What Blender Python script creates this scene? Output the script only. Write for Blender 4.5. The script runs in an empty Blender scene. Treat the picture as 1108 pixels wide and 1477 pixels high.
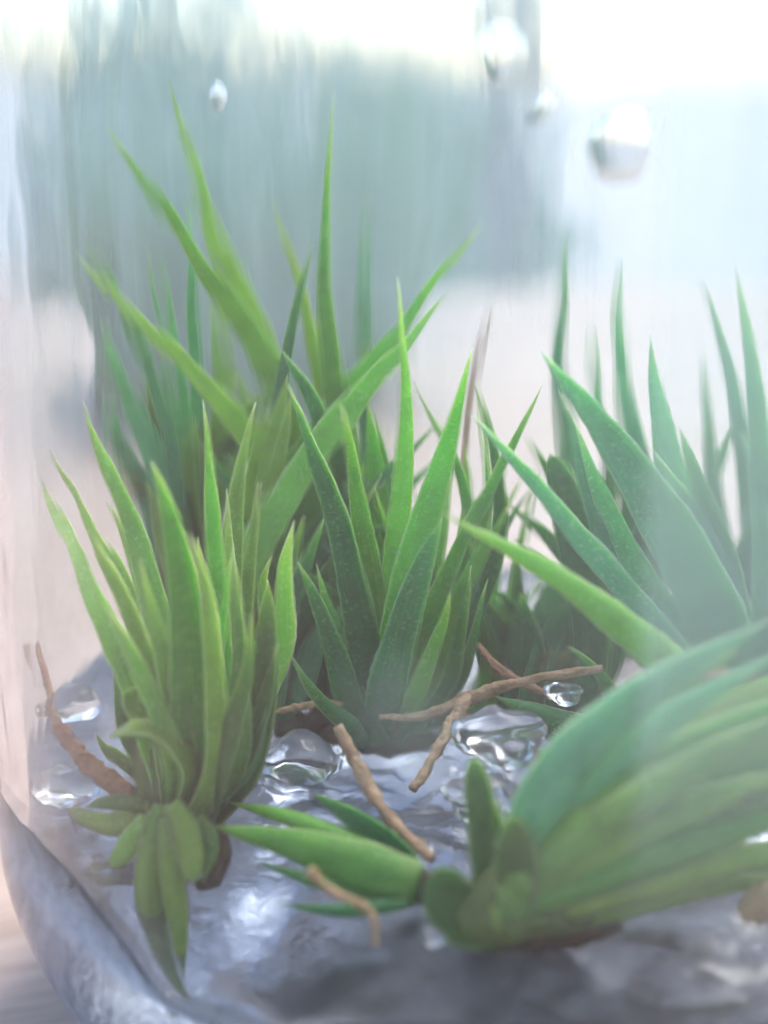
import bpy, bmesh, math, random
from mathutils import Vector, Matrix, noise

# ------------------------------------------------------------------ camera, sky, sun, exposure
SC = bpy.context.scene
COL = SC.collection
R = math.radians
PITCH = R(15.0)
CAM = Vector((0.0, -0.110, 0.067))
W0, H0 = 1108.0, 1477.0
FPX = 2335.0                                   # focal length in photograph pixels
cam = bpy.data.cameras.new('camera')
cam_o = bpy.data.objects.new('camera', cam)
COL.objects.link(cam_o)
cam_o.location = CAM
cam_o.rotation_euler = (R(90) - PITCH, 0, 0)
cam.sensor_fit = 'VERTICAL'
cam.sensor_height = 36.0
cam.lens = 36.0 * FPX / H0
cam.clip_start = 0.004
cam.clip_end = 400
cam.dof.use_dof = True
cam.dof.focus_distance = 0.103
cam.dof.aperture_fstop = cam.lens / 3.5        # a 3.5 mm wide pupil, as in a phone
SC.camera = cam_o

SUN_EL, SUN_AZ = R(52), R(28)                  # from behind the jar, to its right
world = bpy.data.worlds.new('World')
SC.world = world
world.use_nodes = True
wn = world.node_tree
sky = wn.nodes.new('ShaderNodeTexSky')
sky.sky_type = 'NISHITA'
sky.sun_disc = False
sky.sun_elevation = SUN_EL
sky.sun_rotation = SUN_AZ
sky.air_density = 0.8
sky.dust_density = 1.6
sky.ozone_density = 0.6
bg = wn.nodes['Background']
bg.inputs[1].default_value = 0.15
wn.links.new(sky.outputs[0], bg.inputs[0])
sun = bpy.data.lights.new('sun', 'SUN')
sun.energy = 1.5
sun.angle = R(25)
sun.color = (1.0, 0.96, 0.9)
sun_o = bpy.data.objects.new('sun', sun)
COL.objects.link(sun_o)
sd = Vector((math.sin(SUN_AZ) * math.cos(SUN_EL), math.cos(SUN_AZ) * math.cos(SUN_EL), math.sin(SUN_EL)))
sun_o.rotation_euler = sd.to_track_quat('Z', 'Y').to_euler()
SC.view_settings.view_transform = 'Standard'
SC.view_settings.look = 'None'
SC.view_settings.exposure = 1.38
SC.view_settings.gamma = 1.0
SC.view_settings.use_curve_mapping = False
cy = SC.cycles
cy.max_bounces = 14
cy.transmission_bounces = 12
cy.adaptive_threshold = 0.03
cy.transparent_max_bounces = 16
cy.diffuse_bounces = 4
cy.glossy_bounces = 5
cy.caustics_reflective = True
cy.caustics_refractive = True
cy.blur_glossy = 0.6
cy.sample_clamp_indirect = 6.0
cy.use_denoising = True
try:
    cy.denoiser = 'OPENIMAGEDENOISE'
except Exception:
    pass

# ------------------------------------------------------------------ measures of the place (metres)
JAR = Vector((0.011, 0.0, 0.0))
R_OUT, R_IN = 0.0385, 0.0365
ZG = 0.0225                                    # top of the gel
RNG = random.Random(7)
FWD = Vector((0, math.cos(PITCH), -math.sin(PITCH)))
UP = Vector((0, math.sin(PITCH), math.cos(PITCH)))


def ray(px, py):
    return FWD + Vector((1, 0, 0)) * ((px - W0 / 2) / FPX) - UP * ((py - H0 / 2) / FPX)


def at(px, py, y, lim=R_IN - 0.0022):
    """point of the jar's inside seen at a pixel, at depth y (m); kept inside the jar wall"""
    d = ray(px, py)
    t = (y - CAM.y) / d.y
    p = CAM + d * t
    if lim:
        q = p - JAR
        if math.hypot(q.x, q.y) > lim:
            # slide along the ray to the nearest spot inside the wall
            a = d.x * d.x + d.y * d.y
            ox, oy = CAM.x - JAR.x, CAM.y - JAR.y
            b = ox * d.x + oy * d.y
            c = ox * ox + oy * oy - lim * lim
            disc = b * b - a * c
            if disc > 0:
                t1, t2 = (-b - math.sqrt(disc)) / a, (-b + math.sqrt(disc)) / a
                t = min(max(t, t1), t2)
            else:
                t = -b / a
            p = CAM + d * t
    return p, t


def on_gel(px, py, dz=0.0):
    d = ray(px, py)
    t = (ZG + dz - CAM.z) / d.z
    return CAM + d * t


# ------------------------------------------------------------------ materials
def new_mat(name):
    m = bpy.data.materials.new(name)
    m.use_nodes = True
    nt = m.node_tree
    return m, nt, nt.nodes['Principled BSDF']


def N(nt, kind, **kw):
    n = nt.nodes.new(kind)
    for k, v in kw.items():
        setattr(n, k, v)
    return n


def ramp(nt, fac, stops):
    r = nt.nodes.new('ShaderNodeValToRGB')
    e = r.color_ramp.elements
    while len(e) < len(stops):
        e.new(0.5)
    for el, (p, c) in zip(e, stops):
        el.position = p
        el.color = (*c, 1) if len(c) == 3 else c
    nt.links.new(fac, r.inputs[0])
    return r.outputs[0]


def math_n(nt, op, a, b=None, clamp=False):
    n = nt.nodes.new('ShaderNodeMath')
    n.operation = op
    n.use_clamp = clamp
    for i, v in enumerate((a, b)):
        if v is None:
            continue
        if isinstance(v, (int, float)):
            n.inputs[i].default_value = v
        else:
            nt.links.new(v, n.inputs[i])
    return n.outputs[0]


def smooth(nt, x, lo, hi, a=0.0, b=1.0):
    n = nt.nodes.new('ShaderNodeMapRange')
    n.interpolation_type = 'SMOOTHSTEP'
    nt.links.new(x, n.inputs[0])
    for i, v in enumerate((lo, hi, a, b)):
        n.inputs[1 + i].default_value = v
    return n.outputs[0]


def mixc(nt, fac, a, b, mode='MIX'):
    n = nt.nodes.new('ShaderNodeMix')
    n.data_type = 'RGBA'
    n.blend_type = mode
    for sock, v in ((n.inputs[0], fac), (n.inputs[6], a), (n.inputs[7], b)):
        if isinstance(v, (int, float)):
            sock.default_value = v
        elif isinstance(v, tuple):
            sock.default_value = (*v, 1) if len(v) == 3 else v
        else:
            nt.links.new(v, sock)
    return n.outputs[2]


def scaled(nt, sx, sy, sz):
    tc = N(nt, 'ShaderNodeTexCoord')
    mp = N(nt, 'ShaderNodeMapping')
    mp.inputs['Scale'].default_value = (sx, sy, sz)
    nt.links.new(tc.outputs['Object'], mp.inputs[0])
    return mp.outputs[0]


def noise_n(nt, vec, scale, detail=3.0, rough=0.55, dist=0.0):
    n = N(nt, 'ShaderNodeTexNoise')
    n.inputs['Scale'].default_value = scale
    n.inputs['Detail'].default_value = detail
    n.inputs['Roughness'].default_value = rough
    n.inputs['Distortion'].default_value = dist
    nt.links.new(vec, n.inputs['Vector'])
    return n.outputs['Fac']


def leaf_material(name, base, tip, edge, base_tone, sss=0.22):
    """fleshy, finely granular leaf: pale margins, paler foot, fine lengthwise veins"""
    m, nt, p = new_mat(name)
    uv = N(nt, 'ShaderNodeUVMap')
    sep = N(nt, 'ShaderNodeSeparateXYZ')
    nt.links.new(uv.outputs[0], sep.inputs[0])
    u, v = sep.outputs[0], sep.outputs[1]
    vec = scaled(nt, 1, 1, 1)
    info = N(nt, 'ShaderNodeObjectInfo')
    along = ramp(nt, v, [(0.0, base_tone), (0.28, base), (0.8, base), (1.0, tip)])
    blot = noise_n(nt, vec, 420, 4, 0.6)
    col = mixc(nt, smooth(nt, blot, 0.38, 0.68, 0.0, 0.45), along, tuple(c * 0.55 for c in base))
    # fine lengthwise veins across the blade
    comb = N(nt, 'ShaderNodeCombineXYZ')
    nt.links.new(math_n(nt, 'MULTIPLY', u, 26.0), comb.inputs[0])
    nt.links.new(math_n(nt, 'MULTIPLY', v, 3.0), comb.inputs[1])
    nt.links.new(math_n(nt, 'MULTIPLY', info.outputs['Random'], 50.0), comb.inputs[2])
    vein = noise_n(nt, comb.outputs[0], 1.0, 2, 0.5)
    col = mixc(nt, smooth(nt, vein, 0.35, 0.75, 0.0, 0.2), col, edge)
    ed = math_n(nt, 'ABSOLUTE', math_n(nt, 'SUBTRACT', u, 0.5))
    col = mixc(nt, smooth(nt, ed, 0.44, 0.5, 0.0, 0.9), col, edge)
    speck = noise_n(nt, vec, 4200, 2, 0.6)
    col = mixc(nt, smooth(nt, speck, 0.54, 0.70, 0.0, 0.42), col, edge)
    hs = N(nt, 'ShaderNodeHueSaturation')
    nt.links.new(col, hs.inputs['Color'])
    nt.links.new(smooth(nt, info.outputs['Random'], 0, 1, 0.485, 0.512), hs.inputs['Hue'])
    nt.links.new(smooth(nt, math_n(nt, 'FRACT', math_n(nt, 'MULTIPLY', info.outputs['Random'], 7.3)), 0, 1, 0.75, 1.2), hs.inputs['Value'])
    nt.links.new(hs.outputs[0], p.inputs['Base Color'])
    p.inputs['Roughness'].default_value = 0.42
    p.inputs['Specular IOR Level'].default_value = 0.4
    p.inputs['Subsurface Weight'].default_value = 0.85
    p.inputs['Subsurface Radius'].default_value = (0.6, 1.0, 0.25)
    p.inputs['Subsurface Scale'].default_value = 0.0013
    grain = noise_n(nt, vec, 5200, 2, 0.6)
    b = N(nt, 'ShaderNodeBump')
    b.inputs['Strength'].default_value = 0.35
    b.inputs['Distance'].default_value = 0.0001
    nt.links.new(math_n(nt, 'ADD', grain, math_n(nt, 'MULTIPLY', vein, 0.5)), b.inputs['Height'])
    nt.links.new(b.outputs[0], p.inputs['Normal'])
    tl = N(nt, 'ShaderNodeBsdfTranslucent')
    nt.links.new(mixc(nt, 1.0, hs.outputs[0], (2.2, 1.9, 1.0), 'MULTIPLY'), tl.inputs[0])
    mx = N(nt, 'ShaderNodeMixShader')
    mx.inputs[0].default_value = sss
    nt.links.new(p.outputs[0], mx.inputs[1])
    nt.links.new(tl.outputs[0], mx.inputs[2])
    nt.links.new(mx.outputs[0], nt.nodes['Material Output'].inputs[0])
    return m


PALE = (0.52, 0.70, 0.36)
M = {
    'bright': leaf_material('leaf_bright', (0.17, 0.50, 0.055), (0.26, 0.55, 0.11), PALE, (0.24, 0.48, 0.08)),
    'yellow': leaf_material('leaf_yellow', (0.38, 0.66, 0.05), (0.32, 0.58, 0.13), PALE, (0.3, 0.55, 0.08)),
    'deep': leaf_material('leaf_deep', (0.065, 0.27, 0.075), (0.12, 0.36, 0.12), (0.32, 0.55, 0.32), (0.10, 0.27, 0.07)),
    'olive': leaf_material('leaf_olive', (0.26, 0.46, 0.065), (0.32, 0.50, 0.14), PALE, (0.24, 0.38, 0.07)),
    'brownolive': leaf_material('leaf_brown_olive', (0.14, 0.25, 0.055), (0.20, 0.33, 0.09), (0.34, 0.44, 0.24), (0.15, 0.19, 0.05)),
    'blue': leaf_material('leaf_blue_green', (0.15, 0.46, 0.23), (0.24, 0.54, 0.34), (0.48, 0.70, 0.56), (0.16, 0.44, 0.16)),
}


def simple_mat(name, c1, c2, scale, rough=0.6, bump=0.0, sss=0.0, bscale=None):
    m, nt, p = new_mat(name)
    vec = scaled(nt, 1, 1, 1)
    n = noise_n(nt, vec, scale, 4, 0.6)
    nt.links.new(ramp(nt, n, [(0.3, c1), (0.7, c2)]), p.inputs['Base Color'])
    p.inputs['Roughness'].default_value = rough
    if sss:
        p.inputs['Subsurface Weight'].default_value = sss
        p.inputs['Subsurface Scale'].default_value = 0.001
    if bump:
        b = N(nt, 'ShaderNodeBump')
        b.inputs['Strength'].default_value = 0.6
        b.inputs['Distance'].default_value = bump
        nt.links.new(noise_n(nt, vec, bscale or scale * 3, 3), b.inputs['Height'])
        nt.links.new(b.outputs[0], p.inputs['Normal'])
    return m


M['root'] = simple_mat('root_tan', (0.36, 0.20, 0.10), (0.68, 0.47, 0.29), 700, 0.65, 0.0005, 0.2, 2600)
M['root_pale'] = simple_mat('root_pale', (0.42, 0.26, 0.12), (0.62, 0.44, 0.24), 700, 0.6, 0.0005, 0.2, 2600)
M['root_red'] = simple_mat('root_red', (0.30, 0.13, 0.07), (0.52, 0.30, 0.17), 500, 0.65, 0.0005, 0.2, 2600)
M['dead'] = simple_mat('dead_tissue', (0.035, 0.025, 0.014), (0.12, 0.07, 0.03), 400, 0.7, 0.0003)
M['stem'] = simple_mat('stem_base', (0.10, 0.13, 0.035), (0.17, 0.22, 0.05), 350, 0.6, 0.0002, 0.3)
M['dry'] = simple_mat('dry_leaf', (0.55, 0.38, 0.24), (0.72, 0.55, 0.40), 500, 0.7, 0.0, 0.3)


def glass_material():
    m, nt, p = new_mat('jar_glass')
    p.inputs['Base Color'].default_value = (0.955, 0.985, 0.99, 1)
    p.inputs['Transmission Weight'].default_value = 1.0
    p.inputs['Roughness'].default_value = 0.0
    p.inputs['IOR'].default_value = 1.5
    # pressed glass: slow waves and drawn-out vertical lines
    v1 = scaled(nt, 1, 1, 0.10)
    a = noise_n(nt, v1, 260, 3, 0.6)
    v2 = scaled(nt, 1, 1, 0.55)
    c = noise_n(nt, v2, 130, 2, 0.5)
    h = math_n(nt, 'ADD', math_n(nt, 'MULTIPLY', a, 0.14), c)
    b = N(nt, 'ShaderNodeBump')
    b.inputs['Strength'].default_value = 1.0
    b.inputs['Distance'].default_value = 0.00011
    nt.links.new(h, b.inputs['Height'])
    nt.links.new(b.outputs[0], p.inputs['Normal'])
    return m


def gel_material():
    m, nt, p = new_mat('agar_gel')
    vec = scaled(nt, 1, 1, 1)
    cl = noise_n(nt, vec, 160, 4, 0.6, 0.6)
    p.inputs['Base Color'].default_value = (0.56, 0.59, 0.66, 1)
    nt.links.new(smooth(nt, cl, 0.3, 0.75, 0.95, 0.80), p.inputs['Transmission Weight'])
    p.inputs['Roughness'].default_value = 0.03
    p.inputs['IOR'].default_value = 1.34
    b = N(nt, 'ShaderNodeBump')
    b.inputs['Strength'].default_value = 0.7
    b.inputs['Distance'].default_value = 0.0003
    nt.links.new(noise_n(nt, vec, 620, 3, 0.55, 0.4), b.inputs['Height'])
    nt.links.new(b.outputs[0], p.inputs['Normal'])
    return m


def film_material():
    """thin film of condensed mist inside the wall: runs, patches and a painted reflection veil"""
    m, nt, p = new_mat('condensation_veil')
    nt.nodes.remove(p)
    out = nt.nodes['Material Output']
    tc = N(nt, 'ShaderNodeTexCoord')
    sp = N(nt, 'ShaderNodeSeparateXYZ')
    nt.links.new(tc.outputs['Object'], sp.inputs[0])
    x, y, z = sp.outputs
    runs = noise_n(nt, scaled(nt, 1, 1, 0.07), 420, 3, 0.6)
    mist = noise_n(nt, scaled(nt, 1, 1, 0.6), 90, 4, 0.6, 0.5)
    f = math_n(nt, 'ADD', smooth(nt, runs, 0.42, 0.78, 0.0, 0.16), smooth(nt, mist, 0.42, 0.75, 0.0, 0.10))
    # more mist high up, above the warm leaves
    f = math_n(nt, 'MULTIPLY', f, smooth(nt, z, 0.035, 0.075, 0.5, 1.35))
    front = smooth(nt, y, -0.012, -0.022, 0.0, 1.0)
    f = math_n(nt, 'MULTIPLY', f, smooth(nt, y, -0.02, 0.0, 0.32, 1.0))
    # reflection in the front glass, painted into the film as a sharp-edged veil
    refl_veil = math_n(nt, 'MULTIPLY', front, smooth(nt, x, 0.0005, 0.0020, 0.0, 0.22))
    refl_veil = math_n(nt, 'MULTIPLY', refl_veil, smooth(nt, z, 0.026, 0.036, 0.15, 1.0))
    f = math_n(nt, 'ADD', f, refl_veil)
    f = math_n(nt, 'ADD', f, math_n(nt, 'MULTIPLY', front, smooth(nt, x, -0.009, 0.004, 0.0, 0.09)))  # weaker, wider fringe of the same painted veil
    # the cooler far wall is misted all over
    f = math_n(nt, 'ADD', f, math_n(nt, 'MULTIPLY', smooth(nt, y, 0.008, 0.024, 0.0, 1.0), math_n(nt, 'MULTIPLY', smooth(nt, z, 0.026, 0.05, 0.25, 1.0), smooth(nt, x, -0.008, 0.002, 0.42, 0.24))))
    # left side wall: fog runs, also painting in cyan streaks of refracted sky
    f = math_n(nt, 'ADD', f, math_n(nt, 'MULTIPLY', smooth(nt, x, -0.0285, -0.034, 0.0, 0.34), math_n(nt, 'MULTIPLY', smooth(nt, z, 0.034, 0.058, 0.0, 1.0), smooth(nt, runs, 0.3, 0.65, 0.35, 1.0))))
    # a faint round milky patch low on the front wall
    d = N(nt, 'ShaderNodeVectorMath', operation='DISTANCE')
    nt.links.new(tc.outputs['Object'], d.inputs[0])
    d.inputs[1].default_value = (-0.0098, -0.0350, 0.0365)
    pale_patch = math_n(nt, 'MULTIPLY', smooth(nt, d.outputs[1], 0.0046, 0.0008, 0.0, 0.12), smooth(nt, mist, 0.2, 0.5, 0.6, 1.0))
    f = math_n(nt, 'ADD', f, pale_patch, True)
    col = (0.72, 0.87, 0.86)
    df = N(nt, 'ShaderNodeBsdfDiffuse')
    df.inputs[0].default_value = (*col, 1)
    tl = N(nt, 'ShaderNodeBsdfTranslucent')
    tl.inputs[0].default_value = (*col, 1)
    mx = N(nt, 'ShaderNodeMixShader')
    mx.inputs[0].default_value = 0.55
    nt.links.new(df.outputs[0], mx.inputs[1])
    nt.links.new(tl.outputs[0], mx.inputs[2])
    tr = N(nt, 'ShaderNodeBsdfTransparent')
    m2 = N(nt, 'ShaderNodeMixShader')
    nt.links.new(f, m2.inputs[0])
    nt.links.new(tr.outputs[0], m2.inputs[1])
    nt.links.new(mx.outputs[0], m2.inputs[2])
    nt.links.new(m2.outputs[0], out.inputs[0])
    return m


def wood_material():
    m, nt, p = new_mat('table_wood')
    g = noise_n(nt, scaled(nt, 0.09, 1, 1), 420, 5, 0.62, 0.8)
    g2 = noise_n(nt, scaled(nt, 0.05, 1, 1), 1500, 3, 0.6)
    big = noise_n(nt, scaled(nt, 0.3, 1, 1), 22, 3)
    col = ramp(nt, g, [(0.25, (0.27, 0.17, 0.12)), (0.5, (0.45, 0.33, 0.26)), (0.75, (0.56, 0.44, 0.36))])
    col = mixc(nt, smooth(nt, g2, 0.52, 0.72, 0.0, 0.55), col, (0.20, 0.12, 0.08))
    col = mixc(nt, smooth(nt, big, 0.35, 0.7, 0.0, 0.35), col, (0.55, 0.43, 0.37))
    nt.links.new(col, p.inputs['Base Color'])
    p.inputs['Roughness'].default_value = 0.5
    b = N(nt, 'ShaderNodeBump')
    b.inputs['Strength'].default_value = 0.5
    b.inputs['Distance'].default_value = 0.0003
    nt.links.new(math_n(nt, 'SUBTRACT', g, g2), b.inputs['Height'])
    nt.links.new(b.outputs[0], p.inputs['Normal'])
    return m


M['glass'] = glass_material()
M['gel'] = gel_material()
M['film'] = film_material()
M['wood'] = wood_material()
M['hedge'] = simple_mat('hedge_leaves', (0.30, 0.43, 0.33), (0.42, 0.54, 0.44), 3, 0.6)
M['bark'] = simple_mat('bark', (0.10, 0.085, 0.07), (0.2, 0.17, 0.14), 12, 0.8)
M['paving'] = simple_mat('paving', (0.36, 0.35, 0.35), (0.46, 0.44, 0.44), 1.5, 0.7)
M['water'], _nt, _p = new_mat('water')
_p.inputs['Transmission Weight'].default_value = 1.0
_p.inputs['Roughness'].default_value = 0.0
_p.inputs['IOR'].default_value = 1.33


# ------------------------------------------------------------------ object helpers
def mesh_obj(name, verts, faces, mat, parent=None, smooth_=True, uvs=None):
    me = bpy.data.meshes.new(name)
    me.from_pydata([tuple(v) for v in verts], [], faces)
    if uvs:
        lay = me.uv_layers.new(name='UVMap')
        for poly in me.polygons:
            for li, vi in zip(poly.loop_indices, poly.vertices):
                lay.data[li].uv = uvs[vi]
    me.polygons.foreach_set('use_smooth', [smooth_] * len(me.polygons))
    me.materials.append(mat)
    me.update()
    o = bpy.data.objects.new(name, me)
    COL.objects.link(o)
    if parent:
        o.parent = parent
        o.matrix_parent_inverse = Matrix.Translation(-parent.location)
    return o


def fix_normals(o):
    bm = bmesh.new()
    bm.from_mesh(o.data)
    bmesh.ops.recalc_face_normals(bm, faces=bm.faces)
    bm.to_mesh(o.data)
    bm.free()
    return o


def thing(name, label, cat, loc, group=None):
    o = bpy.data.objects.new(name, None)
    o.empty_display_size = 0.005
    COL.objects.link(o)
    o.location = loc
    tag(o, label, cat, group)
    return o


def tag(o, label=None, cat=None, group=None, kind=None):
    for k, v in (('label', label), ('category', cat), ('group', group), ('kind', kind)):
        if v:
            o[k] = v
    return o


def spline(pts, n):
    """Catmull-Rom through the points, n samples"""
    P = [pts[0] * 2 - pts[1]] + list(pts) + [pts[-1] * 2 - pts[-2]]
    out = []
    segs = len(pts) - 1
    for i in range(n):
        s = i / (n - 1) * segs
        k = min(int(s), segs - 1)
        t = s - k
        a, b, c, d = P[k:k + 4]
        out.append(0.5 * ((2 * b) + (c - a) * t + (2 * a - 5 * b + 4 * c - d) * t * t + (3 * b - a - 3 * c + d) * t ** 3))
    return out


def lathe(profile, seg, cap_first=False, cap_last=False):
    verts, faces = [], []
    for r, z in profile:
        for i in range(seg):
            a = 2 * math.pi * i / seg
            verts.append((r * math.cos(a), r * math.sin(a), z))
    for k in range(len(profile) - 1):
        for i in range(seg):
            j = (i + 1) % seg
            faces.append((k * seg + i, k * seg + j, (k + 1) * seg + j, (k + 1) * seg + i))
    if cap_first:
        faces.append(tuple(reversed(range(seg))))
    if cap_last:
        b = (len(profile) - 1) * seg
        faces.append(tuple(range(b, b + seg)))
    return verts, faces


def leaf(parent, mat, pts, w, y0, dy=0.0, roll=0.0, blunt=False, face=1, thick=0.46, foot=0.72, name='leaf', label=None, curl=0.20, root=True):
    """one fleshy leaf. pts: pixels from foot to tip; y0: depth of the foot (mm); dy: how much deeper the tip is (mm); w: widest, in pixels"""
    n = 40
    L = len(pts) - 1
    P3, depth = [], 0
    for i, (px, py) in enumerate(pts):
        q, t = at(px, py, (y0 + dy * (i / L) ** 1.3) / 1000.0)
        P3.append(q)
        depth += t / (L + 1)
    half = 0.46 * w * depth / FPX
    if root and 'crown' in parent:
        c0 = Vector(parent['crown']) + Vector((RNG.uniform(-1, 1), RNG.uniform(-1, 1), 0)) * 0.0012
        if (P3[0] - c0).length > 0.003:
            P3.insert(0, c0)
    cl = spline(P3, n)
    for _ in range(22):                                   # ease out kinks, ends fixed
        cl = [cl[0]] + [cl[i] * 0.5 + (cl[i - 1] + cl[i + 1]) * 0.25 for i in range(1, n - 1)] + [cl[-1]]
    rng = RNG
    verts, faces, uvs = [], [], []
    us = [-1, -0.82, -0.5, 0, 0.5, 0.82, 1]
    K = len(us)
    ph = rng.uniform(0, 10)
    twist = rng.uniform(-0.25, 0.25)
    for i, c in enumerate(cl):
        s = i / (n - 1)
        tan = (cl[min(i + 1, n - 1)] - cl[max(i - 1, 0)]).normalized()
        view = (CAM - c).normalized()
        nor = (view - tan * view.dot(tan)).normalized()
        side = tan.cross(nor)
        rot = Matrix.Rotation(R(roll) + twist * (s - 0.5), 3, tan)
        nor, side = rot @ nor, rot @ side
        if blunt:
            prof = (foot + (1 - foot) * min(1, s / 0.4)) * math.sqrt(max(0.0, 1 - max(0, (s - 0.55) / 0.45) ** 2.4))
        else:
            prof = (foot + (1 - foot) * math.sin(min(1, s / 0.35) * math.pi / 2)) * (1 - max(0, (s - 0.2) / 0.8) ** 1.85) ** 0.95
        h = max(half * prof, half * 0.012)
        wob = 1 + 0.05 * noise.noise(Vector((s * 6 + ph, 0.3, ph)))
        h *= wob
        T = thick * h * 1.1 + 0.05 * half * prof
        for back in (0, 1):
            for k, u in enumerate(us):
                if back and k in (0, K - 1):
                    continue
                e = 1 - u * u
                tooth = 0.0
                if k in (0, K - 1):
                    tooth = (0.08 if (i + k) % 2 else -0.04) * h + rng.uniform(-0.03, 0.03) * h
                nn = curl * h * u * u + (T * 0.30 * e if not back else -T * 1.15 * math.sqrt(e))
                nn += 0.04 * h * noise.noise(Vector((u * 2 + ph, s * 9, back)))
                verts.append(c + side * (u * h + math.copysign(tooth, u) if tooth else u * h) + nor * (nn * face))
                uvs.append((0.5 + 0.5 * u, s))
    S = K + K - 2                                        # ring: front 0..K-1, back K-2..1
    order = list(range(K)) + [K + k - 1 for k in range(K - 2, 0, -1)]
    for i in range(n - 1):
        for a in range(S):
            b = (a + 1) % S
            faces.append((i * S + order[a], i * S + order[b], (i + 1) * S + order[b], (i + 1) * S + order[a]))
    faces.append(tuple(order[::-1]))
    faces.append(tuple((n - 1) * S + a for a in order))
    o = mesh_obj(name, verts, faces, M[mat], parent, True, uvs)
    fix_normals(o)
    if label:
        o['label'] = label
    return o


def tube(name, pts3, radii, mat, parent=None, seg=9, n=22, rough=0.12, seed=0):
    cl = spline(pts3, n)
    verts, faces = [], []
    up = Vector((0.3, 0.2, 1)).normalized()
    for i, c in enumerate(cl):
        tan = (cl[min(i + 1, n - 1)] - cl[max(i - 1, 0)]).normalized()
        sx = tan.cross(up).normalized()
        sy = sx.cross(tan)
        s = i / (n - 1) * (len(radii) - 1)
        k = min(int(s), len(radii) - 2)
        r = radii[k] * (1 - s + k) + radii[k + 1] * (s - k)
        for a in range(seg):
            an = 2 * math.pi * a / seg
            rr = r * (1 + rough * 0.8 * noise.noise(Vector((math.cos(an) * 3 + seed, math.sin(an) * 3, i * 1.7)))) * (1 + rough * noise.noise(Vector((math.cos(an) * 1.2 + seed, math.sin(an) * 1.2, i * 12.0 / n))) * 2)
            verts.append(c + sx * (rr * math.cos(an)) + sy * (rr * math.sin(an)))
    for i in range(n - 1):
        for a in range(seg):
            b = (a + 1) % seg
            faces.append((i * seg + a, i * seg + b, (i + 1) * seg + b, (i + 1) * seg + a))
    faces.append(tuple(range(seg))[::-1])
    faces.append(tuple((n - 1) * seg + a for a in range(seg)))
    o = mesh_obj(name, verts, faces, mat, parent)
    return fix_normals(o)


# ------------------------------------------------------------------ the setting: table, ground beyond it
bm = bmesh.new()
bmesh.ops.create_cube(bm, size=1.0)
for v in bm.verts:
    v.co = Vector((v.co.x * 1.5, v.co.y * 0.7 + 0.05, v.co.z * 0.03 - 0.0151))
bmesh.ops.bevel(bm, geom=bm.edges[:], offset=0.004, segments=2, affect='EDGES')
me = bpy.data.meshes.new('table_top')
bm.to_mesh(me)
bm.free()
me.materials.append(M['wood'])
o = bpy.data.objects.new('table_top', me)
COL.objects.link(o)
o.rotation_euler.z = R(16)
tag(o, 'pale brown wooden table top with fine straight grain under the jar', None, None, 'structure')

o = mesh_obj('ground', [(-150, -150, -0.75), (150, -150, -0.75), (150, 150, -0.75), (-150, 150, -0.75)], [(0, 1, 2, 3)], M['paving'])
tag(o, None, None, None, 'structure')


def shrub(loc, w, h, label, seed):
    rng = random.Random(seed)
    t = thing('shrub', label, 'shrub', loc, None)
    verts, faces = [], []
    for k in range(800):
        a, b, r = rng.uniform(0, 6.283), rng.uniform(-1, 1), rng.uniform(0.45, 1.0)
        q = math.sqrt(1 - b * b)
        lump = 0.75 + 0.35 * noise.noise(Vector((math.cos(a) * 1.6 + seed, math.sin(a) * 1.6, b * 2)))
        c = Vector((loc[0] + w * r * q * math.cos(a) * lump, loc[1] + 0.7 * w * r * q * math.sin(a) * lump, loc[2] + h * 0.56 + h * 0.46 * r * b * lump))
        u = Vector((rng.uniform(-1, 1), rng.uniform(-1, 1), rng.uniform(-1, 1))).normalized()
        v = u.orthogonal().normalized()
        s = rng.uniform(0.03, 0.065)
        i = len(verts)
        verts += [c - u * s, c + v * s * 0.5, c + u * s, c - v * s * 0.5]
        faces.append((i, i + 1, i + 2, i + 3))
    mesh_obj('crown', verts, faces, M['hedge'], t, False)
    tube('trunk', [Vector(loc) + Vector((0, 0, -0.02)), Vector(loc) + Vector((0.03, 0, h * 0.4)), Vector(loc) + Vector((-0.02, 0.02, h * 0.8))],
         [0.05, 0.04, 0.015], M['bark'], t)


shrub((-0.60, 2.9, -0.75), 0.55, 1.10, 'blurred grey-green shrub beyond the table, tallest one', 3)
shrub((-1.10, 3.1, -0.75), 0.45, 0.85, 'blurred grey-green shrub beyond the table, lowest one', 9)
shrub((0.05, 3.3, -0.75), 0.5, 0.95, 'blurred grey-green shrub beyond the table beside the grey post', 5)

t = thing('post', 'blurred grey upright post beyond the table', 'post', (0.183, 2.4, -0.75))
mesh_v, mesh_f = lathe([(0.035, -0.75), (0.033, 0.3), (0.03, 1.1)], 12, True, True)
mesh_obj('shaft', [Vector(v) + Vector((0.183, 2.4, 0)) for v in mesh_v], mesh_f, simple_mat('post_paint', (0.30, 0.29, 0.28), (0.42, 0.40, 0.38), 4), t)

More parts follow.
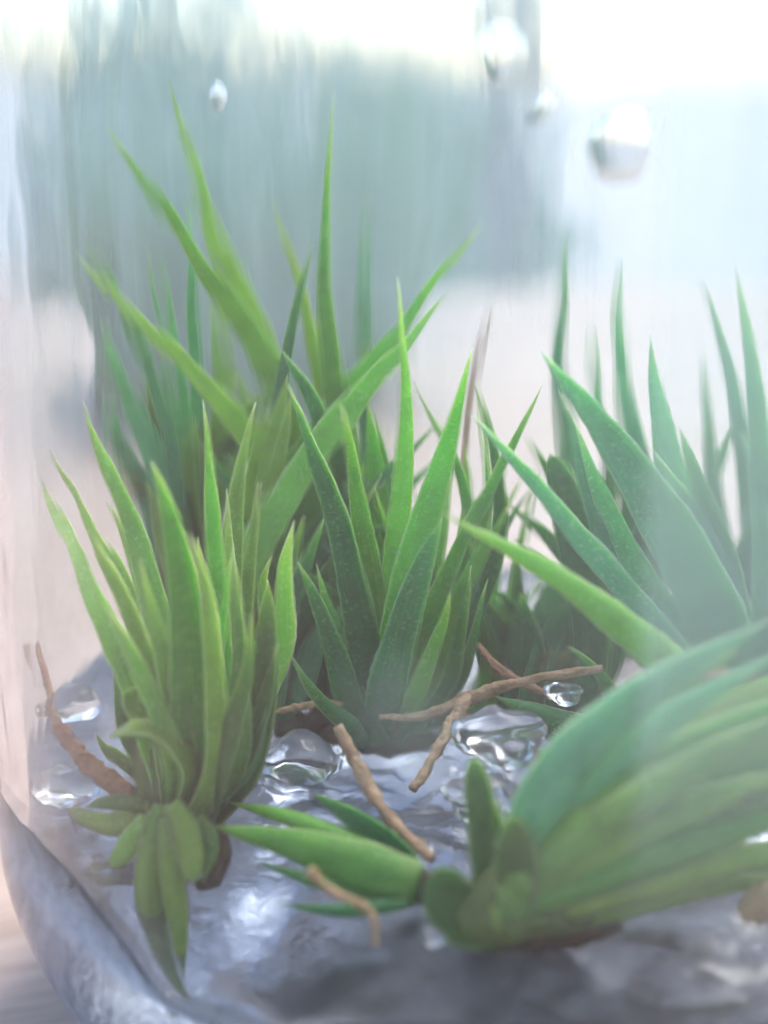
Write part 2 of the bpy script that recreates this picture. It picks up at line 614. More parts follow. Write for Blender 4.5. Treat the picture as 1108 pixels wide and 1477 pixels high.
# a leafy plant on the table behind the jar, far out of focus
bp = thing('leafy_plant', 'blurred pale green leafy plant standing on the table behind the jar', 'plant', (-0.042, 0.25, 0.0))
rb = random.Random(17)
bv, bf = [], []
for k in range(560):
    a, rr = rb.uniform(0, 6.283), math.sqrt(rb.random())
    foot_ = Vector((-0.042 + 0.042 * rr * math.cos(a), 0.25 + 0.03 * rr * math.sin(a), 0.004))
    lean = Vector((math.cos(a) * rr * rb.uniform(0.1, 0.75), math.sin(a) * rr * 0.5, 1)).normalized()
    ln = rb.uniform(0.03, 0.078)
    sd_ = lean.cross(Vector((rb.uniform(-1, 1), rb.uniform(-1, 1), 0.1))).normalized() * rb.uniform(0.0010, 0.0018)
    i0 = len(bv)
    mid = foot_ + lean * ln * 0.5
    bv += [foot_ - sd_ * 0.7, foot_ + sd_ * 0.7, mid + sd_, foot_ + lean * ln, mid - sd_]
    bf.append((i0, i0 + 1, i0 + 2, i0 + 3, i0 + 4))
mesh_obj('crown', bv, bf, simple_mat('background_leaves', (0.22, 0.40, 0.20), (0.34, 0.52, 0.30), 60, 0.6), bp, False)
mesh_obj('base', [Vector(v) + Vector((-0.042, 0.25, 0)) for v in lathe([(0.038, 0.0003), (0.044, 0.004), (0.040, 0.008), (0.004, 0.0095)], 24, True, True)[0]],
         lathe([(0.038, 0.0003), (0.044, 0.004), (0.040, 0.008), (0.004, 0.0095)], 24, True, True)[1], M['stem'], bp)

# ------------------------------------------------------------------ the jar
jar = thing('glass_jar', 'clear round glass jar with misted wall standing on the wooden table', 'jar', JAR)


def arc(cx, cz, r, a0, a1, k):
    return [(cx + r * math.cos(R(a0 + (a1 - a0) * i / k)), cz + r * math.sin(R(a0 + (a1 - a0) * i / k))) for i in range(k + 1)]


prof = [(0.0004, 0.0022), (0.014, 0.0018), (0.0185, 0.0006)] + arc(R_OUT - 0.018, 0.0184, 0.018, -88, 0, 16)
prof += [(R_OUT, 0.032), (R_OUT, 0.06), (R_OUT, 0.095), (R_OUT - 0.0004, 0.108)]
prof += arc(R_OUT - 0.0012, 0.108, 0.0012, 20, 160, 5)
inner = [(R_IN, 0.107), (R_IN, 0.095), (R_IN, 0.06), (R_IN, 0.03)] + arc(R_IN - 0.012, 0.0165, 0.012, 0, -88, 12) + [(0.015, 0.0047), (0.0004, 0.0045)]
v, f = lathe(prof + inner, 128, True, True)
o = mesh_obj('jar_wall', [Vector(p) + JAR for p in v], f, M['glass'], jar)
fix_normals(o)
for vv in o.data.vertices:
    vv.co -= JAR
o.matrix_parent_inverse = Matrix.Identity(4)
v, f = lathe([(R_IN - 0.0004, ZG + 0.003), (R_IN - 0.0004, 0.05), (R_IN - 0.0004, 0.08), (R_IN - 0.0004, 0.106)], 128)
o = mesh_obj('condensation_veil_film', v, f, M['film'], jar)
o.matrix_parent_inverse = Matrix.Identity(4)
o['label'] = 'condensed mist with vertical runs and painted reflection veil on inside of jar'

# ------------------------------------------------------------------ the gel
gel_v, gel_f = [], []
SEG, RINGS = 160, 56
RG = R_IN + 0.0004


def gel_h(x, y):
    p = Vector((x, y, 0))
    h = 0.0011 * noise.noise(p * 120 + Vector((3.1, 0, 0)))
    d = noise.voronoi(p * 190)[0]
    h += 0.0016 * (d[1] - d[0]) - 0.0006
    h += 0.0005 * noise.noise(p * 420)
    # torn, scooped-out patch in the middle, smooth pool at the front
    q = math.hypot(x - 0.000, y + 0.014)
    h *= 0.22 + 1.05 * math.exp(-(q / 0.016) ** 2)
    h -= 0.0022 * min(1, max(0, (-y - 0.018) / 0.016)) ** 2
    h -= 0.0052 * math.exp(-(((x + 0.020) / 0.007) ** 2 + ((y + 0.030) / 0.006) ** 2))
    return h


gel_v.append((0, 0, ZG + gel_h(0, 0)))
for k in range(1, RINGS + 1):
    r = RG * k / RINGS
    for i in range(SEG):
        a = 2 * math.pi * i / SEG
        x, y = r * math.cos(a), r * math.sin(a)
        z = max(ZG + gel_h(x, y), 0.0171)
        gel_v.append((x, y, z))
for i in range(SEG):
    gel_f.append((0, 1 + i, 1 + (i + 1) % SEG))
for k in range(RINGS - 1):
    b = 1 + k * SEG
    for i in range(SEG):
        j = (i + 1) % SEG
        gel_f.append((b + i, b + SEG + i, b + SEG + j, b + j))
last = 1 + (RINGS - 1) * SEG
for r, z in [(RG, 0.0166)] + [(a + 0.0002, b - 0.0002) for a, b in arc(R_IN - 0.012, 0.0165, 0.0122, 0, -88, 12)] + [(0.015, 0.0043), (0.001, 0.0042)]:
    b = len(gel_v)
    for i in range(SEG):
        a = 2 * math.pi * i / SEG
        gel_v.append((r * math.cos(a), r * math.sin(a), z))
    for i in range(SEG):
        j = (i + 1) % SEG
        gel_f.append((last + i, b + i, b + j, last + j))
    last = b
gel_f.append(tuple(last + i for i in range(SEG))[::-1])
o = mesh_obj('nutrient_gel', gel_v, gel_f, M['gel'])
fix_normals(o)
o.location = JAR
tag(o, 'clear grey lumpy nutrient gel filling the bottom of the jar', 'gel')


# ------------------------------------------------------------------ the plantlets
def stem(parent, px, py, y, wpx, hpx, mat='stem'):
    a, t = at(px, py, y / 1000)
    r = 0.5 * wpx * t / FPX
    h = hpx * t / FPX
    pts = [a + Vector((0, 0, -h * 0.6)), a + Vector((0, 0, -h * 0.2)), a + Vector((0, 0, h * 0.25)), a + Vector((0, 0, h * 0.7))]
    return tube('stem', pts, [r * 0.55, r, r * 0.95, r * 0.5], M[mat], parent, seg=14, n=16, rough=0.1, seed=px)


def plant(label, px, py, y, rooted=True):
    p, t = at(px, py, y / 1000)
    o = thing('plantlet', label, 'plantlet', (p.x, p.y, ZG), None)
    if rooted:
        o['crown'] = (p.x, p.y, ZG - 0.0015)
    return o


def filler(parent, mat, px, py, y, n, spread, length, w, seed):
    rng = random.Random(seed)
    for k in range(n):
        a = rng.uniform(-spread, spread)
        l = length * rng.uniform(0.6, 1.1)
        bx = px + rng.uniform(-25, 25)
        leaf(parent, mat, [(bx, py), (bx + l * 0.45 * math.sin(R(a * 0.8)), py - l * 0.5 * math.cos(R(a * 0.8))), (bx + l * math.sin(R(a)), py - l * math.cos(R(a)))],
             w * rng.uniform(0.8, 1.2), y + rng.uniform(-2, 3), rng.uniform(-3, 6), rng.uniform(-50, 50))


# --- A: olive plantlet, left
A = plant('olive-green plantlet with dense upright leaves and two leaves drooping into the gel', 262, 1140, -18)
a_ = lambda m, pts, w, y0=-18, dy=0, **k: leaf(A, m, pts, w, y0, dy, **k)
stem(A, 262, 1115, -17.5, 120, 150, 'stem')
a_('olive', [(250, 1110), (205, 1000), (140, 830), (47, 662)], 50, -19, 2, roll=25)
a_('olive', [(270, 1090), (245, 930), (195, 740), (122, 575)], 62, -17, 5, roll=-25)
a_('olive', [(262, 1100), (225, 960), (165, 800), (60, 640)], 48, -16, 7, roll=15)
a_('olive', [(250, 1080), (225, 960), (185, 850), (150, 760)], 46, -20, 0, roll=35)
a_('olive', [(255, 1080), (240, 950), (205, 830), (160, 715)], 40, -15, 3, roll=-10)
a_('bright', [(288, 1130), (284, 960), (268, 790), (232, 660)], 74, -21, -1, roll=12)
a_('bright', [(322, 1100), (322, 930), (312, 730), (300, 573)], 42, -18, 3, roll=0)
a_('olive', [(335, 1100), (333, 900), (343, 720), (372, 577)], 58, -15, 5, roll=-20)
a_('olive', [(318, 1130), (318, 1000), (308, 860), (283, 762)], 44, -22, 0, roll=30)
a_('brownolive', [(345, 1120), (350, 1010), (352, 900), (346, 800)], 42, -21, 1, roll=30)
a_('brownolive', [(350, 1125), (380, 1010), (392, 920), (392, 830)], 64, -19, 1, roll=-10)
a_('brownolive', [(335, 1130), (372, 1060), (395, 990), (405, 920)], 46, -20, 1, roll=-40)
a_('bright', [(405, 960), (414, 880), (414, 810), (428, 745)], 38, -15, 0, roll=10, thick=0.2)
a_('olive', [(395, 960), (385, 880), (385, 830), (398, 795)], 26, -16, 0, roll=50)
a_('olive', [(290, 1110), (255, 1060), (215, 1040), (175, 1052)], 46, -22, -2, roll=60, blunt=True)
a_('olive', [(255, 1080), (215, 1030), (195, 1000), (212, 985)], 34, -21, 0, roll=40, blunt=True)
a_('brownolive', [(230, 1110), (195, 1060), (180, 1010), (172, 950)], 40, -18, 1, roll=20)
a_('brownolive', [(240, 1130), (200, 1105), (165, 1075), (150, 1050)], 30, -17, 1, roll=20)
a_('olive', [(300, 1120), (300, 1000), (296, 880), (290, 770)], 60, -17, 2, roll=-35)
a_('olive', [(335, 1110), (345, 960), (362, 820), (380, 690)], 52, -15, 6, roll=20)
a_('deep', [(310, 1145), (350, 1120), (380, 1070), (392, 1010)], 36, -20, 0, roll=-20)
a_('olive', [(280, 1110), (262, 1000), (238, 900), (215, 800)], 44, -21, -1, roll=-20)
a_('bright', [(300, 1120), (306, 1010), (322, 900), (345, 780)], 40, -20, 1, roll=25)
a_('olive', [(270, 1110), (240, 1020), (205, 940), (170, 870)], 40, -22, -1, roll=20)
a_('brownolive', [(320, 1125), (345, 1040), (365, 960), (372, 880)], 40, -22, 0, roll=-20)
a_('olive', [(310, 1110), (330, 960), (338, 840), (330, 700)], 44, -16, 3, roll=10)
# leaves that droop from the foot
a_('olive', [(252, 1155), (232, 1215), (232, 1310), (262, 1405), (292, 1448)], 44, -23, -6, root=False, roll=0, face=-1, thick=0.45)
a_('olive', [(258, 1170), (262, 1250), (272, 1330), (280, 1408)], 42, -24, -5, root=False, roll=10, face=-1, thick=0.45)
a_('olive', [(262, 1150), (280, 1185), (290, 1225), (292, 1262)], 42, -24, -2, root=False, roll=-15, face=-1, blunt=True, thick=0.5)
a_('brownolive', [(295, 1170), (312, 1200), (315, 1230), (304, 1265)], 32, -23, -1, root=False, roll=-15, face=-1, thick=0.5)
a_('olive', [(232, 1160), (190, 1180), (140, 1172), (88, 1138)], 38, -21, 3, root=False, roll=0, face=-1, thick=0.45)
a_('olive', [(225, 1170), (205, 1205), (180, 1245), (135, 1288)], 32, -23, -1, root=False, roll=0, face=-1, thick=0.45)
a_('brownolive', [(230, 1165), (195, 1150), (160, 1150), (140, 1158)], 26, -21, 1, root=False, roll=0, face=-1)
tube('dead_husk', [at(296, 1268, -0.0235)[0], at(318, 1258, -0.0235)[0], at(332, 1225, -0.023)[0], at(328, 1180, -0.022)[0]],
     [0.0003, 0.0005, 0.0005, 0.0003], M['dead'], A, seed=4)

# --- B: short shoot lying on the gel
B = plant('short shoot of plump leaves lying on its side on the gel', 600, 1262, -27, False)
b_ = lambda m, pts, w, y0, dy, **k: leaf(B, m, pts, w, y0, dy, **k)
b_('bright', [(606, 1268), (545, 1248), (440, 1212), (316, 1182)], 80, -28, 5, roll=-10, face=-1, thick=0.5, foot=0.8)
b_('bright', [(600, 1250), (530, 1215), (430, 1172), (338, 1150)], 44, -25, 5, roll=20, face=-1, thick=0.4)
b_('deep', [(606, 1250), (570, 1212), (510, 1168), (454, 1134)], 46, -25, 4, roll=-25, face=1, thick=0.35)
b_('deep', [(585, 1285), (520, 1275), (450, 1258), (378, 1234)], 30, -27, 3, roll=0, face=-1)
b_('deep', [(590, 1292), (530, 1302), (470, 1302), (412, 1293)], 24, -29, 1, roll=0, face=-1)
tube('stem', [at(596, 1262, -0.027)[0], at(612, 1272, -0.027)[0], at(632, 1285, -0.027)[0]], [0.0011, 0.0010, 0.0005], M['dead'], B, seed=8)

# --- C: bright centre plantlet
C = plant('fresh green plantlet in the middle with straight sharp leaves behind the tan root', 552, 1010, -3)
c_ = lambda m, pts, w, y0=-3, dy=0, **k: leaf(C, m, pts, w, y0, dy, **k)
stem(C, 552, 1010, -2, 80, 110)
c_('bright', [(558, 980), (566, 850), (588, 640), (571, 396)], 50, -5, -2, roll=5)
c_('bright', [(560, 980), (590, 830), (640, 665), (684, 498)], 62, -7, -3, roll=-15)
c_('deep', [(532, 1010), (515, 860), (470, 690), (415, 552)], 56, -8, -4, roll=15)
c_('bright', [(545, 1000), (540, 870), (518, 730), (494, 580)], 58, -6, -1, roll=-10)
c_('deep', [(556, 1000), (575, 920), (605, 820), (636, 742)], 66, -9, -2, roll=20)
c_('bright', [(590, 990), (630, 850), (715, 690), (786, 553)], 42, -6, 2, roll=-30)
c_('deep', [(640, 960), (722, 800), (716, 650), (686, 548)], 34, -1, 0, roll=10)
c_('bright', [(610, 960), (680, 800), (665, 680), (594, 550)], 34, 0, 4, roll=20)
c_('deep', [(510, 1020), (490, 950), (462, 870), (431, 804)], 42, -10, -2, roll=10)
c_('deep', [(520, 1010), (505, 950), (478, 880), (456, 808)], 34, -8, 0, roll=-20)
c_('deep', [(515, 1050), (488, 1025), (452, 990), (418, 930)], 28, -12, -2, roll=0, face=-1)
c_('deep', [(640, 1000), (655, 930), (668, 870), (682, 808)], 26, -8, 0, roll=30)
c_('deep', [(650, 1000), (678, 930), (692, 880), (706, 828)], 26, -7, 0, roll=-30)
c_('bright', [(600, 1000), (625, 930), (640, 890), (648, 850)], 26, -10, 0, roll=10)
c_('deep', [(470, 830), (520, 720), (580, 660), (636, 604)], 26, 3, 3, roll=0)
c_('deep', [(430, 810), (480, 740), (500, 700), (490, 630)], 34, 2, 2, roll=20)
c_('bright', [(540, 900), (548, 790), (540, 660), (530, 575)], 60, 4, 3, roll=0)
c_('deep', [(620, 900), (665, 800), (700, 740), (735, 670)], 30, 2, 2, roll=20)
c_('bright', [(640, 880), (660, 790), (678, 710), (668, 630)], 26, 2, 2, roll=-20)
c_('deep', [(560, 900), (575, 800), (565, 690), (538, 578)], 30, 5, 1, roll=-30)
c_('bright', [(620, 980), (645, 880), (700, 790), (738, 718)], 40, -3, 1, roll=30)
tube('dead_husk', [on_gel(455, 1050, -0.0004), on_gel(520, 1068, -0.0006), on_gel(590, 1075, -0.0006), on_gel(645, 1052, -0.0004)], [0.0006, 0.0012, 0.0012, 0.0005], M['dead'], C, seed=14, rough=0.25)
tube('dead_husk', [on_gel(398, 1050, 0.0), on_gel(430, 1046, 0.0), on_gel(470, 1040, 0.0)], [0.0006, 0.0013, 0.0010], M['dead'], C, seed=15, rough=0.25)
filler(C, 'deep', 600, 1000, 1, 9, 40, 290, 40, 11)
filler(C, 'bright', 620, 1000, 3, 9, 35, 340, 34, 13)
c_('bright', [(600, 980), (618, 850), (640, 720), (662, 585)], 30, 0, 2, roll=25)
c_('deep', [(650, 980), (690, 860), (720, 770), (770, 700)], 30, 1, 2, roll=-20)
c_('bright', [(640, 980), (690, 830), (705, 700), (690, 560)], 28, 2, 2, roll=25)
c_('bright', [(500, 980), (500, 860), (480, 740), (470, 640)], 44, 0, 2, roll=-25)
filler(C, 'bright', 700, 1000, 4, 7, 25, 330, 28, 15)
filler(C, 'deep', 480, 1000, 1, 9, 35, 280, 44, 12)

# --- K: half hidden plantlet
K = plant('plantlet squeezed behind the olive one sending out two long diagonal leaves', 345, 960, 1)
k_ = lambda m, pts, w, y0=1, dy=0, **k: leaf(K, m, pts, w, y0, dy, **k)
stem(K, 350, 985, 1, 80, 140)

# --- D: tall yellow-green plantlet behind
D = plant('tall yellow-green plantlet at the back with the longest arching leaves', 420, 850, 14)
d_ = lambda m, pts, w, y0=12, dy=0, **k: leaf(D, m, pts, w, y0, dy, **k)
stem(D, 420, 850, 13, 90, 140)
d_('yellow', [(420, 720), (375, 500), (295, 320), (224, 102)], 44, 12, 6, roll=10)
d_('yellow', [(440, 760), (395, 545), (270, 355), (142, 176)], 50, 9, 0, roll=-15)
d_('yellow', [(430, 790), (345, 600), (210, 480), (98, 358)], 46, 8, 3, roll=20)
d_('bright', [(500, 760), (482, 560), (464, 400), (481, 136)], 42, 8, 0, roll=10)
d_('blue', [(520, 780), (521, 600), (522, 420), (527, 268)], 28, 20, 3, roll=0)
d_('yellow', [(480, 700), (455, 520), (425, 400), (383, 282)], 28, 12, 4, roll=10)
k_('deep', [(380, 780), (392, 600), (420, 450), (448, 348)], 34, 6, 3, roll=-15)
d_('deep', [(490, 700), (465, 610), (432, 548), (397, 500)], 40, 3, 0, roll=15)
d_('yellow', [(490, 760), (480, 620), (455, 500), (437, 425)], 44, 13, 3, roll=15)
k_('bright', [(340, 850), (440, 668), (545, 540), (650, 422)], 58, 0, 4, roll=-20)
k_('bright', [(330, 830), (430, 652), (560, 490), (698, 316)], 50, 5, 8, roll=20)
k_('yellow', [(350, 900), (365, 760), (385, 640), (410, 540)], 66, 2, 4, roll=0)
k_('olive', [(370, 920), (372, 790), (395, 660), (418, 560)], 54, 0, 4, roll=30)
k_('bright', [(390, 920), (420, 790), (450, 700), (500, 600)], 74, 3, 4, roll=-10)
k_('deep', [(420, 880), (450, 800), (500, 740), (560, 690)], 40, 0, 3, roll=0)
k_('deep', [(430, 900), (470, 830), (520, 780), (580, 740)], 44, -1, 3, roll=20)
filler(D, 'deep', 440, 900, 8, 7, 40, 300, 52, 21)
filler(K, 'olive', 380, 1000, 0, 7, 30, 330, 50, 23)
filler(K, 'deep', 410, 1000, -1, 7, 35, 260, 46, 24)
filler(D, 'yellow', 440, 880, 14, 6, 30, 380, 46, 22)

# --- E: dim plantlet against the far wall, left
E = plant('dim blurred plantlet pressed against the far left wall of the jar', 230, 790, 18)
e_ = lambda m, pts, w, y0=16, dy=0, **k: leaf(E, m, pts, w, y0, dy, **k)
stem(E, 240, 800, 16, 80, 120)
e_('blue', [(250, 780), (240, 620), (190, 480), (110, 335)], 36, 14, 2)
e_('blue', [(255, 780), (255, 600), (235, 470), (210, 348)], 30, 18, 2)
e_('blue', [(265, 780), (280, 600), (272, 430), (262, 262)], 40, 20, 3)
e_('blue', [(235, 780), (215, 660), (170, 560), (140, 450)], 46, 14, 2)
e_('olive', [(290, 780), (310, 620), (318, 520), (300, 400)], 40, 20, 3)
e_('blue', [(225, 790), (190, 700), (160, 640), (150, 560)], 46, 14, 2)
filler(E, 'brownolive', 250, 800, 17, 9, 35, 240, 70, 31)
filler(E, 'olive', 270, 830, 14, 6, 35, 230, 70, 32)

# --- I, J: plantlets behind the large one
I = plant('slender pale blue-green plantlet by the far wall behind the broad leaves', 895, 880, 15)
i_ = lambda m, pts, w, y0=15, dy=0, **k: leaf(I, m, pts, w, y0, dy, **k)
stem(I, 895, 890, 15, 70, 120)
J = plant('low dark green plantlet with short leaves behind the long curved root', 800, 1000, -1)
j_ = lambda m, pts, w, y0=0, dy=0, **k: leaf(J, m, pts, w, y0, dy, **k)
stem(J, 800, 1010, 0, 80, 120)
filler(I, 'deep', 895, 880, 13, 7, 30, 260, 46, 44)

# --- F: large blue-green plantlet, right
F = plant('large blue-green plantlet with broad leaves standing behind the painted reflection veil', 1040, 980, -4)
f_ = lambda m, pts, w, y0=-4, dy=0, **k: leaf(F, m, pts, w, y0, dy, **k)
stem(F, 1030, 990, -3, 130, 160)
f_('blue', [(1060, 960), (990, 800), (890, 640), (781, 502)], 104, -12, -2, roll=-8, curl=0.3)
f_('blue', [(1050, 960), (1000, 830), (930, 700), (850, 570)], 70, -10, 1, roll=20)
f_('blue', [(1010, 970), (945, 860), (880, 740), (825, 600)], 60, -8, 0, roll=-25)
f_('blue', [(1080, 950), (1050, 850), (1000, 740), (940, 640)], 56, -9, 1, roll=15)
f_('blue', [(1000, 960), (920, 860), (855, 720), (810, 560)], 66, -6, 2, roll=25)
f_('blue', [(1010, 980), (890, 835), (770, 690), (678, 590)], 44, -14, -3, roll=10)
f_('bright', [(1000, 990), (920, 915), (800, 822), (636, 733)], 66, -19, -3, roll=10, blunt=False, thick=0.45, face=-1)
f_('blue', [(1040, 930), (990, 760), (955, 610), (937, 480)], 66, -5, 3, roll=5)
f_('blue', [(1060, 940), (1045, 820), (1015, 710), (980, 612)], 66, -8, 0, roll=-20)
f_('blue', [(1100, 960), (1100, 780), (1085, 560), (1057, 373)], 48, -16, -2, roll=10)
f_('blue', [(1085, 800), (1075, 640), (1045, 510), (1011, 398)], 34, 6, 4, roll=0)
f_('deep', [(1050, 850), (1034, 720), (1022, 610), (1012, 500)], 30, 4, 2, roll=0)
f_('deep', [(1020, 760), (1030, 690), (1048, 640), (1064, 600)], 24, 5, 2, roll=0)
i_('blue', [(850, 850), (815, 620), (810, 460), (819, 326)], 30, 18, 5, roll=0)
i_('blue', [(940, 800), (905, 600), (893, 480), (895, 362)], 32, 16, 5, roll=0)
i_('blue', [(930, 800), (870, 640), (858, 540), (856, 462)], 24, 18, 3, roll=0)
i_('blue', [(960, 800), (925, 660), (912, 600), (905, 528)], 38, 12, 3, roll=0)
j_('deep', [(850, 960), (845, 850), (825, 740), (796, 650)], 64, 0, 2, roll=10, blunt=True)
j_('deep', [(900, 930), (840, 830), (790, 770), (732, 720)], 40, 3, 2, roll=0)
j_('deep', [(880, 940), (830, 860), (785, 815), (742, 772)], 34, 1, 1, roll=20)
f_('blue', [(1120, 900), (1110, 780), (1100, 700), (1070, 620)], 60, 2, 2, roll=20)
filler(J, 'deep', 820, 1000, 0, 9, 45, 200, 62, 41)
filler(F, 'blue', 1080, 900, 6, 7, 25, 260, 60, 42)
filler(J, 'deep', 750, 1000, 1, 9, 35, 220, 56, 43)
f_('deep', [(905, 1010), (880, 990), (860, 960), (815, 925)], 30, -10, 0)

# --- G: shoot toppled against the front wall, right
G = plant('toppled olive shoot pressed against the front wall with its cut base on the gel', 690, 1310, -31, False)
g_ = lambda m, pts, w, y0=-30, dy=0, **k: leaf(G, m, pts, w, y0, dy, **k)
tube('stem', [at(668, 1318, -0.030)[0], at(760, 1285, -0.030)[0], at(880, 1230, -0.028)[0], at(1010, 1160, -0.026)[0]], [0.0018, 0.0026, 0.0028, 0.0015], M['stem'], G, seed=2, rough=0.08)
g_('blue', [(745, 1225), (812, 1098), (935, 985), (1110, 885)], 84, -31, 2, roll=10, face=-1, foot=0.8)
g_('blue', [(780, 1220), (860, 1110), (970, 1020), (1130, 930)], 70, -30, 2, roll=-15, face=-1)
g_('bright', [(800, 1235), (900, 1135), (1010, 1060), (1160, 985)], 84, -31, 4, roll=20, face=-1)
g_('olive', [(740, 1270), (860, 1175), (980, 1105), (1180, 1030)], 78, -32, 5, roll=-10, face=-1)
g_('olive', [(725, 1290), (870, 1208), (1010, 1150), (1200, 1085)], 80, -32, 5, roll=15, face=-1)
g_('bright', [(720, 1300), (880, 1240), (1030, 1195), (1220, 1135)], 72, -32, 4, roll=-15, face=-1)
g_('olive', [(710, 1312), (880, 1270), (1040, 1232), (1240, 1190)], 72, -32, 4, roll=10, face=-1)
g_('olive', [(720, 1325), (880, 1295), (1000, 1270), (1200, 1248)], 56, -31, 4, roll=10, face=-1)
g_('olive', [(860, 1180), (960, 1120), (1060, 1060), (1180, 1000)], 60, -32, 5, roll=30, face=-1)
g_('brownolive', [(704, 1290), (700, 1220), (692, 1150), (684, 1085)], 46, -30, 2, roll=10, blunt=True)
g_('brownolive', [(715, 1335), (680, 1325), (650, 1290), (640, 1240)], 84, -31, 0, roll=15, blunt=True, foot=0.6)
g_('brownolive', [(735, 1335), (742, 1290), (748, 1230), (745, 1168)], 66, -32, 0, roll=-10, blunt=True, foot=0.7)
g_('brownolive', [(725, 1330), (725, 1270), (722, 1200), (716, 1140)], 40, -31, 1, roll=30)
tube('cut_end', [at(690, 1338, -0.031)[0], at(760, 1332, -0.031)[0], at(830, 1328, -0.030)[0], at(892, 1324, -0.029)[0]], [0.0006, 0.0011, 0.0010, 0.0003], M['dead'], G, seed=6, rough=0.25)
g_('olive', [(830, 1190), (960, 1090), (1080, 1010), (1200, 930)], 110, -25, 3, roll=-20, face=-1)
g_('bright', [(900, 1200), (1000, 1130), (1100, 1070), (1230, 1010)], 100, -27, 3, roll=20, face=-1)
g_('olive', [(760, 1270), (900, 1200), (1050, 1150), (1230, 1110)], 110, -26, 3, roll=0, face=-1)
g_('olive', [(760, 1300), (920, 1262), (1060, 1245), (1230, 1225)], 90, -27, 3, roll=-20, face=-1)
g_('bright', [(760, 1230), (820, 1120), (930, 1020), (1060, 930)], 100, -27, 2, roll=-15, face=-1)
leaf(G, 'brownolive', [(1060, 1150), (1080, 1140), (1100, 1130), (1130, 1110)], 30, -33, 1)
tube('dead_husk', [at(1060, 1310, -0.031)[0], at(1100, 1292, -0.031)[0], at(1150, 1290, -0.030)[0]], [0.0005, 0.0012, 0.0009], M['root_pale'], G, seed=5, rough=0.25)

# --- H: loose leaves on the gel
H = plant('pair of dark leaves lying flat on the gel between the tan roots', 860, 1050, -14, False)
leaf(H, 'deep', [(880, 1055), (840, 1045), (785, 1025), (715, 998)], 48, -14, 4, face=-1, thick=0.45)
leaf(H, 'deep', [(870, 1075), (820, 1078), (770, 1080), (722, 1078)], 24, -16, 2, face=-1, thick=0.45)


# ------------------------------------------------------------------ roots
def root(label, pts, wpx, ys, mat='root', taper=(1, 1, 1)):
    q = [at(px, py, y / 1000) for (px, py), y in zip(pts, ys)]
    d = sum(t for _, t in q) / len(q)
    r = 0.41 * wpx * d / FPX
    base = q[0][0]
    o = tube('root', [p for p, _ in q], [r * k for k in taper], M[mat], None, seg=14, n=64, rough=0.28, seed=pts[0][0])
    for v in o.data.vertices:
        v.co -= base
    o.location = base
    tag(o, label, 'root', 'loose roots on the gel')
    return o


root('knobbly tan root with pale tip standing in front of the green plantlet', [(490, 1040), (520, 1098), (562, 1168), (626, 1230)], 24, (-19, -20, -22, -25), 'root', (0.75, 1.0, 1.05, 0.7))
root('short tan root lying across the toppled plump leaves', [(455, 1244), (482, 1272), (530, 1296), (547, 1320), (548, 1352)], 16, (-31, -31, -31.5, -32, -33), 'root_pale', (1.1, 0.9, 1, 0.7, 0.6))
root('long curved brown root running across the gel to the blue-green plantlet', [(550, 1028), (610, 1026), (680, 1000), (760, 975), (868, 957)], 18, (-11, -11, -12, -13, -14), 'root', (0.6, 0.9, 1.2, 0.9, 0.7))
root('thin brown root crossing under the long curved root', [(690, 928), (730, 964), (800, 1002)], 16, (-5, -9, -11), 'root_red', (0.8, 1, 0.7))
root('straight brown root slanting down below the long curved root', [(672, 1000), (640, 1060), (598, 1132)], 22, (-12, -15, -18), 'root', (1, 0.9, 0.7))
root('reddish brown root between the olive plantlet and the jar wall', [(50, 925), (95, 1030), (140, 1090), (195, 1142)], 28, (-14, -16, -17, -18), 'root_red', (0.6, 0.9, 1, 1))
root('stub of pale brown root poking out above the toppled shoot', [(1012, 970), (1045, 969), (1085, 968)], 20, (-26, -26, -26), 'root', (0.9, 1, 0.9))
root('brown root at the foot of the olive plantlet reaching the green plantlet', [(400, 1022), (440, 1012), (492, 1010)], 14, (-12, -12, -11), 'root_pale', (0.6, 1, 0.8))
wd = thing('dead_leaf', 'thin dry brown leaf standing up behind the green plantlet', 'dead leaf', at(690, 700, 0.008)[0])
M['dryl'] = M['dry']
leaf(wd, 'dryl', [(665, 700), (678, 580), (693, 500), (706, 432)], 13, 10, 4)


# ------------------------------------------------------------------ water drops on the wall
def drop(px, py, rpx, far, label, stretch=1.15):
    d = ray(px, py)
    a = d.x ** 2 + d.y ** 2
    ox, oy = CAM.x - JAR.x, CAM.y - JAR.y
    b = ox * d.x + oy * d.y
    rr = R_IN - 0.0006
    disc = math.sqrt(b * b - a * (ox * ox + oy * oy - rr * rr))
    t = (-b + disc) / a if far else (-b - disc) / a
    p = CAM + d * t
    inw = Vector((JAR.x - p.x, JAR.y - p.y, 0)).normalized()
    side = Vector((0, 0, 1)).cross(inw)
    r = rpx * t / FPX
    bm = bmesh.new()
    bmesh.ops.create_icosphere(bm, subdivisions=3, radius=1.0)
    for v in bm.verts:
        c = v.co.copy()
        wv = 1 + 0.15 * noise.noise(c * 1.3 + Vector((px, py, 0)) * 0.01)
        sag = 1.0 + 0.25 * max(0, -c.z)
        v.co = side * (c.x * r * wv) + Vector((0, 0, 1)) * (c.z * r * stretch * wv) + inw * (c.y * r * 0.26 * sag + r * 0.18)
    me = bpy.data.meshes.new('water_drop')
    bm.to_mesh(me)
    bm.free()
    me.polygons.foreach_set('use_smooth', [True] * len(me.polygons))
    me.materials.append(M['water'])
    o = bpy.data.objects.new('water_drop', me)
    COL.objects.link(o)
    o.location = p
    tag(o, label, 'water drop', 'water drops on the far wall')


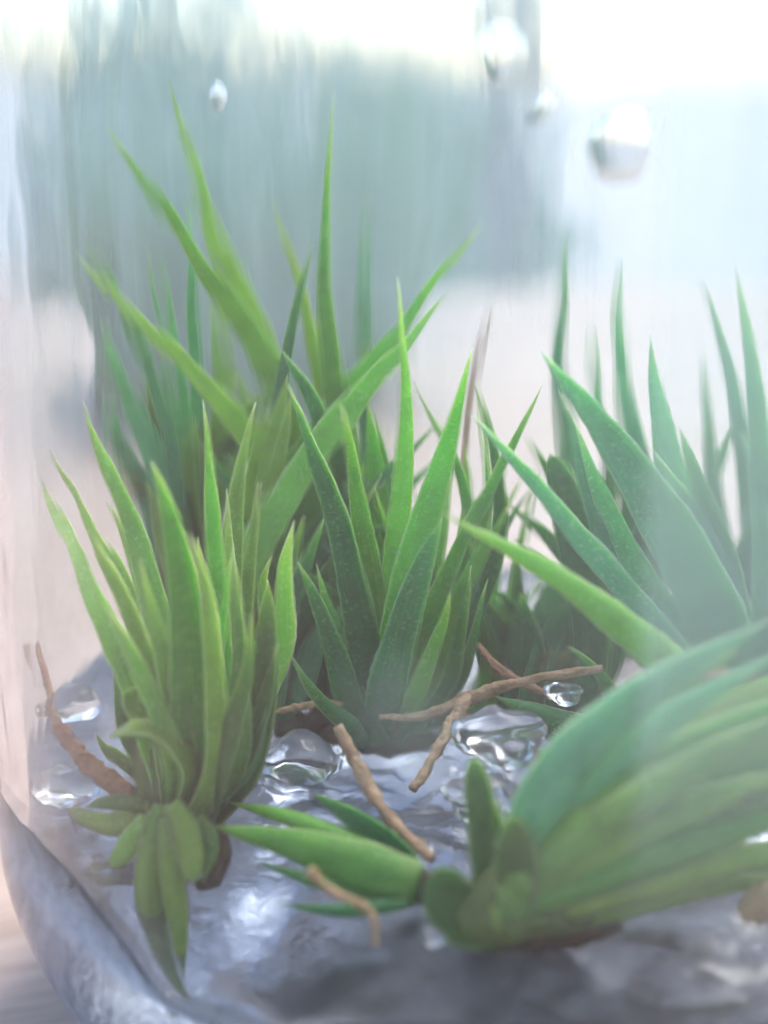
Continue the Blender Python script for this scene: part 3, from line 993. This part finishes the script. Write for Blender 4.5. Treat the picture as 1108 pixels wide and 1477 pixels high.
drop(897, 215, 46, True, 'large round water drop on the far wall above the blue-green plantlet', 1.1)
drop(722, 78, 26, True, 'oval water drop high on the far wall above the post', 1.5)
drop(783, 158, 17, True, 'small water drop on the far wall between the two larger drops')
drop(308, 140, 20, True, 'small water drop on the far wall above the yellow-green leaves', 0.9)


# ------------------------------------------------------------------ torn lumps of gel
def lump(px, py, y, rpx, label, seed):
    p, t = at(px, py, y / 1000)
    r = rpx * t / FPX
    rng = random.Random(seed)
    bm = bmesh.new()
    bmesh.ops.create_icosphere(bm, subdivisions=3, radius=1.0)
    off = Vector((rng.uniform(0, 50), 0, 0))
    for v in bm.verts:
        c = v.co.copy()
        k = 1 + 0.45 * noise.noise(c * 1.1 + off) + 0.22 * abs(noise.noise(c * 2.6 + off))
        v.co = Vector((c.x * r, c.y * r, c.z * r * 0.6)) * k
    bmesh.ops.recalc_face_normals(bm, faces=bm.faces)
    me = bpy.data.meshes.new('gel_lump')
    bm.to_mesh(me)
    bm.free()
    me.polygons.foreach_set('use_smooth', [True] * len(me.polygons))
    me.materials.append(M['lump'])
    o = bpy.data.objects.new('gel_lump', me)
    COL.objects.link(o)
    o.location = p
    tag(o, label, 'gel lump', 'torn lumps of clear gel')


M['lump'], _nt, _p = new_mat('clear_gel_lump')
_p.inputs['Base Color'].default_value = (0.80, 0.81, 0.86, 1)
_p.inputs['Transmission Weight'].default_value = 0.92
_p.inputs['Roughness'].default_value = 0.12
_p.inputs['IOR'].default_value = 1.25
for k, (px, py, y, r, lab) in enumerate([
        (112, 1010, -14, 40, 'upright clear lump of torn gel between the reddish root and the olive plantlet'),
        (115, 1125, -19, 40, 'clear lump of torn gel below the reddish root at the jar wall'),
        (182, 1250, -25, 34, 'glinting clear lump of gel behind the drooping leaves'),
        (812, 992, -12, 24, 'small glinting clear lump of gel below the end of the long curved root'),
        (720, 1055, -17, 62, 'large clear lump of torn gel in front of the dark flat leaves'),
        (690, 1140, -21, 50, 'clear lump of torn gel leaning on the toppled shoot'),
        (440, 1085, -15, 52, 'clear lump of torn gel between the olive plantlet and the knobbly root'),
        (626, 1338, -32, 20, 'tiny glinting lump of gel at the cut base of the toppled shoot'),
        ]):
    lump(px, py, y, r, lab, k)
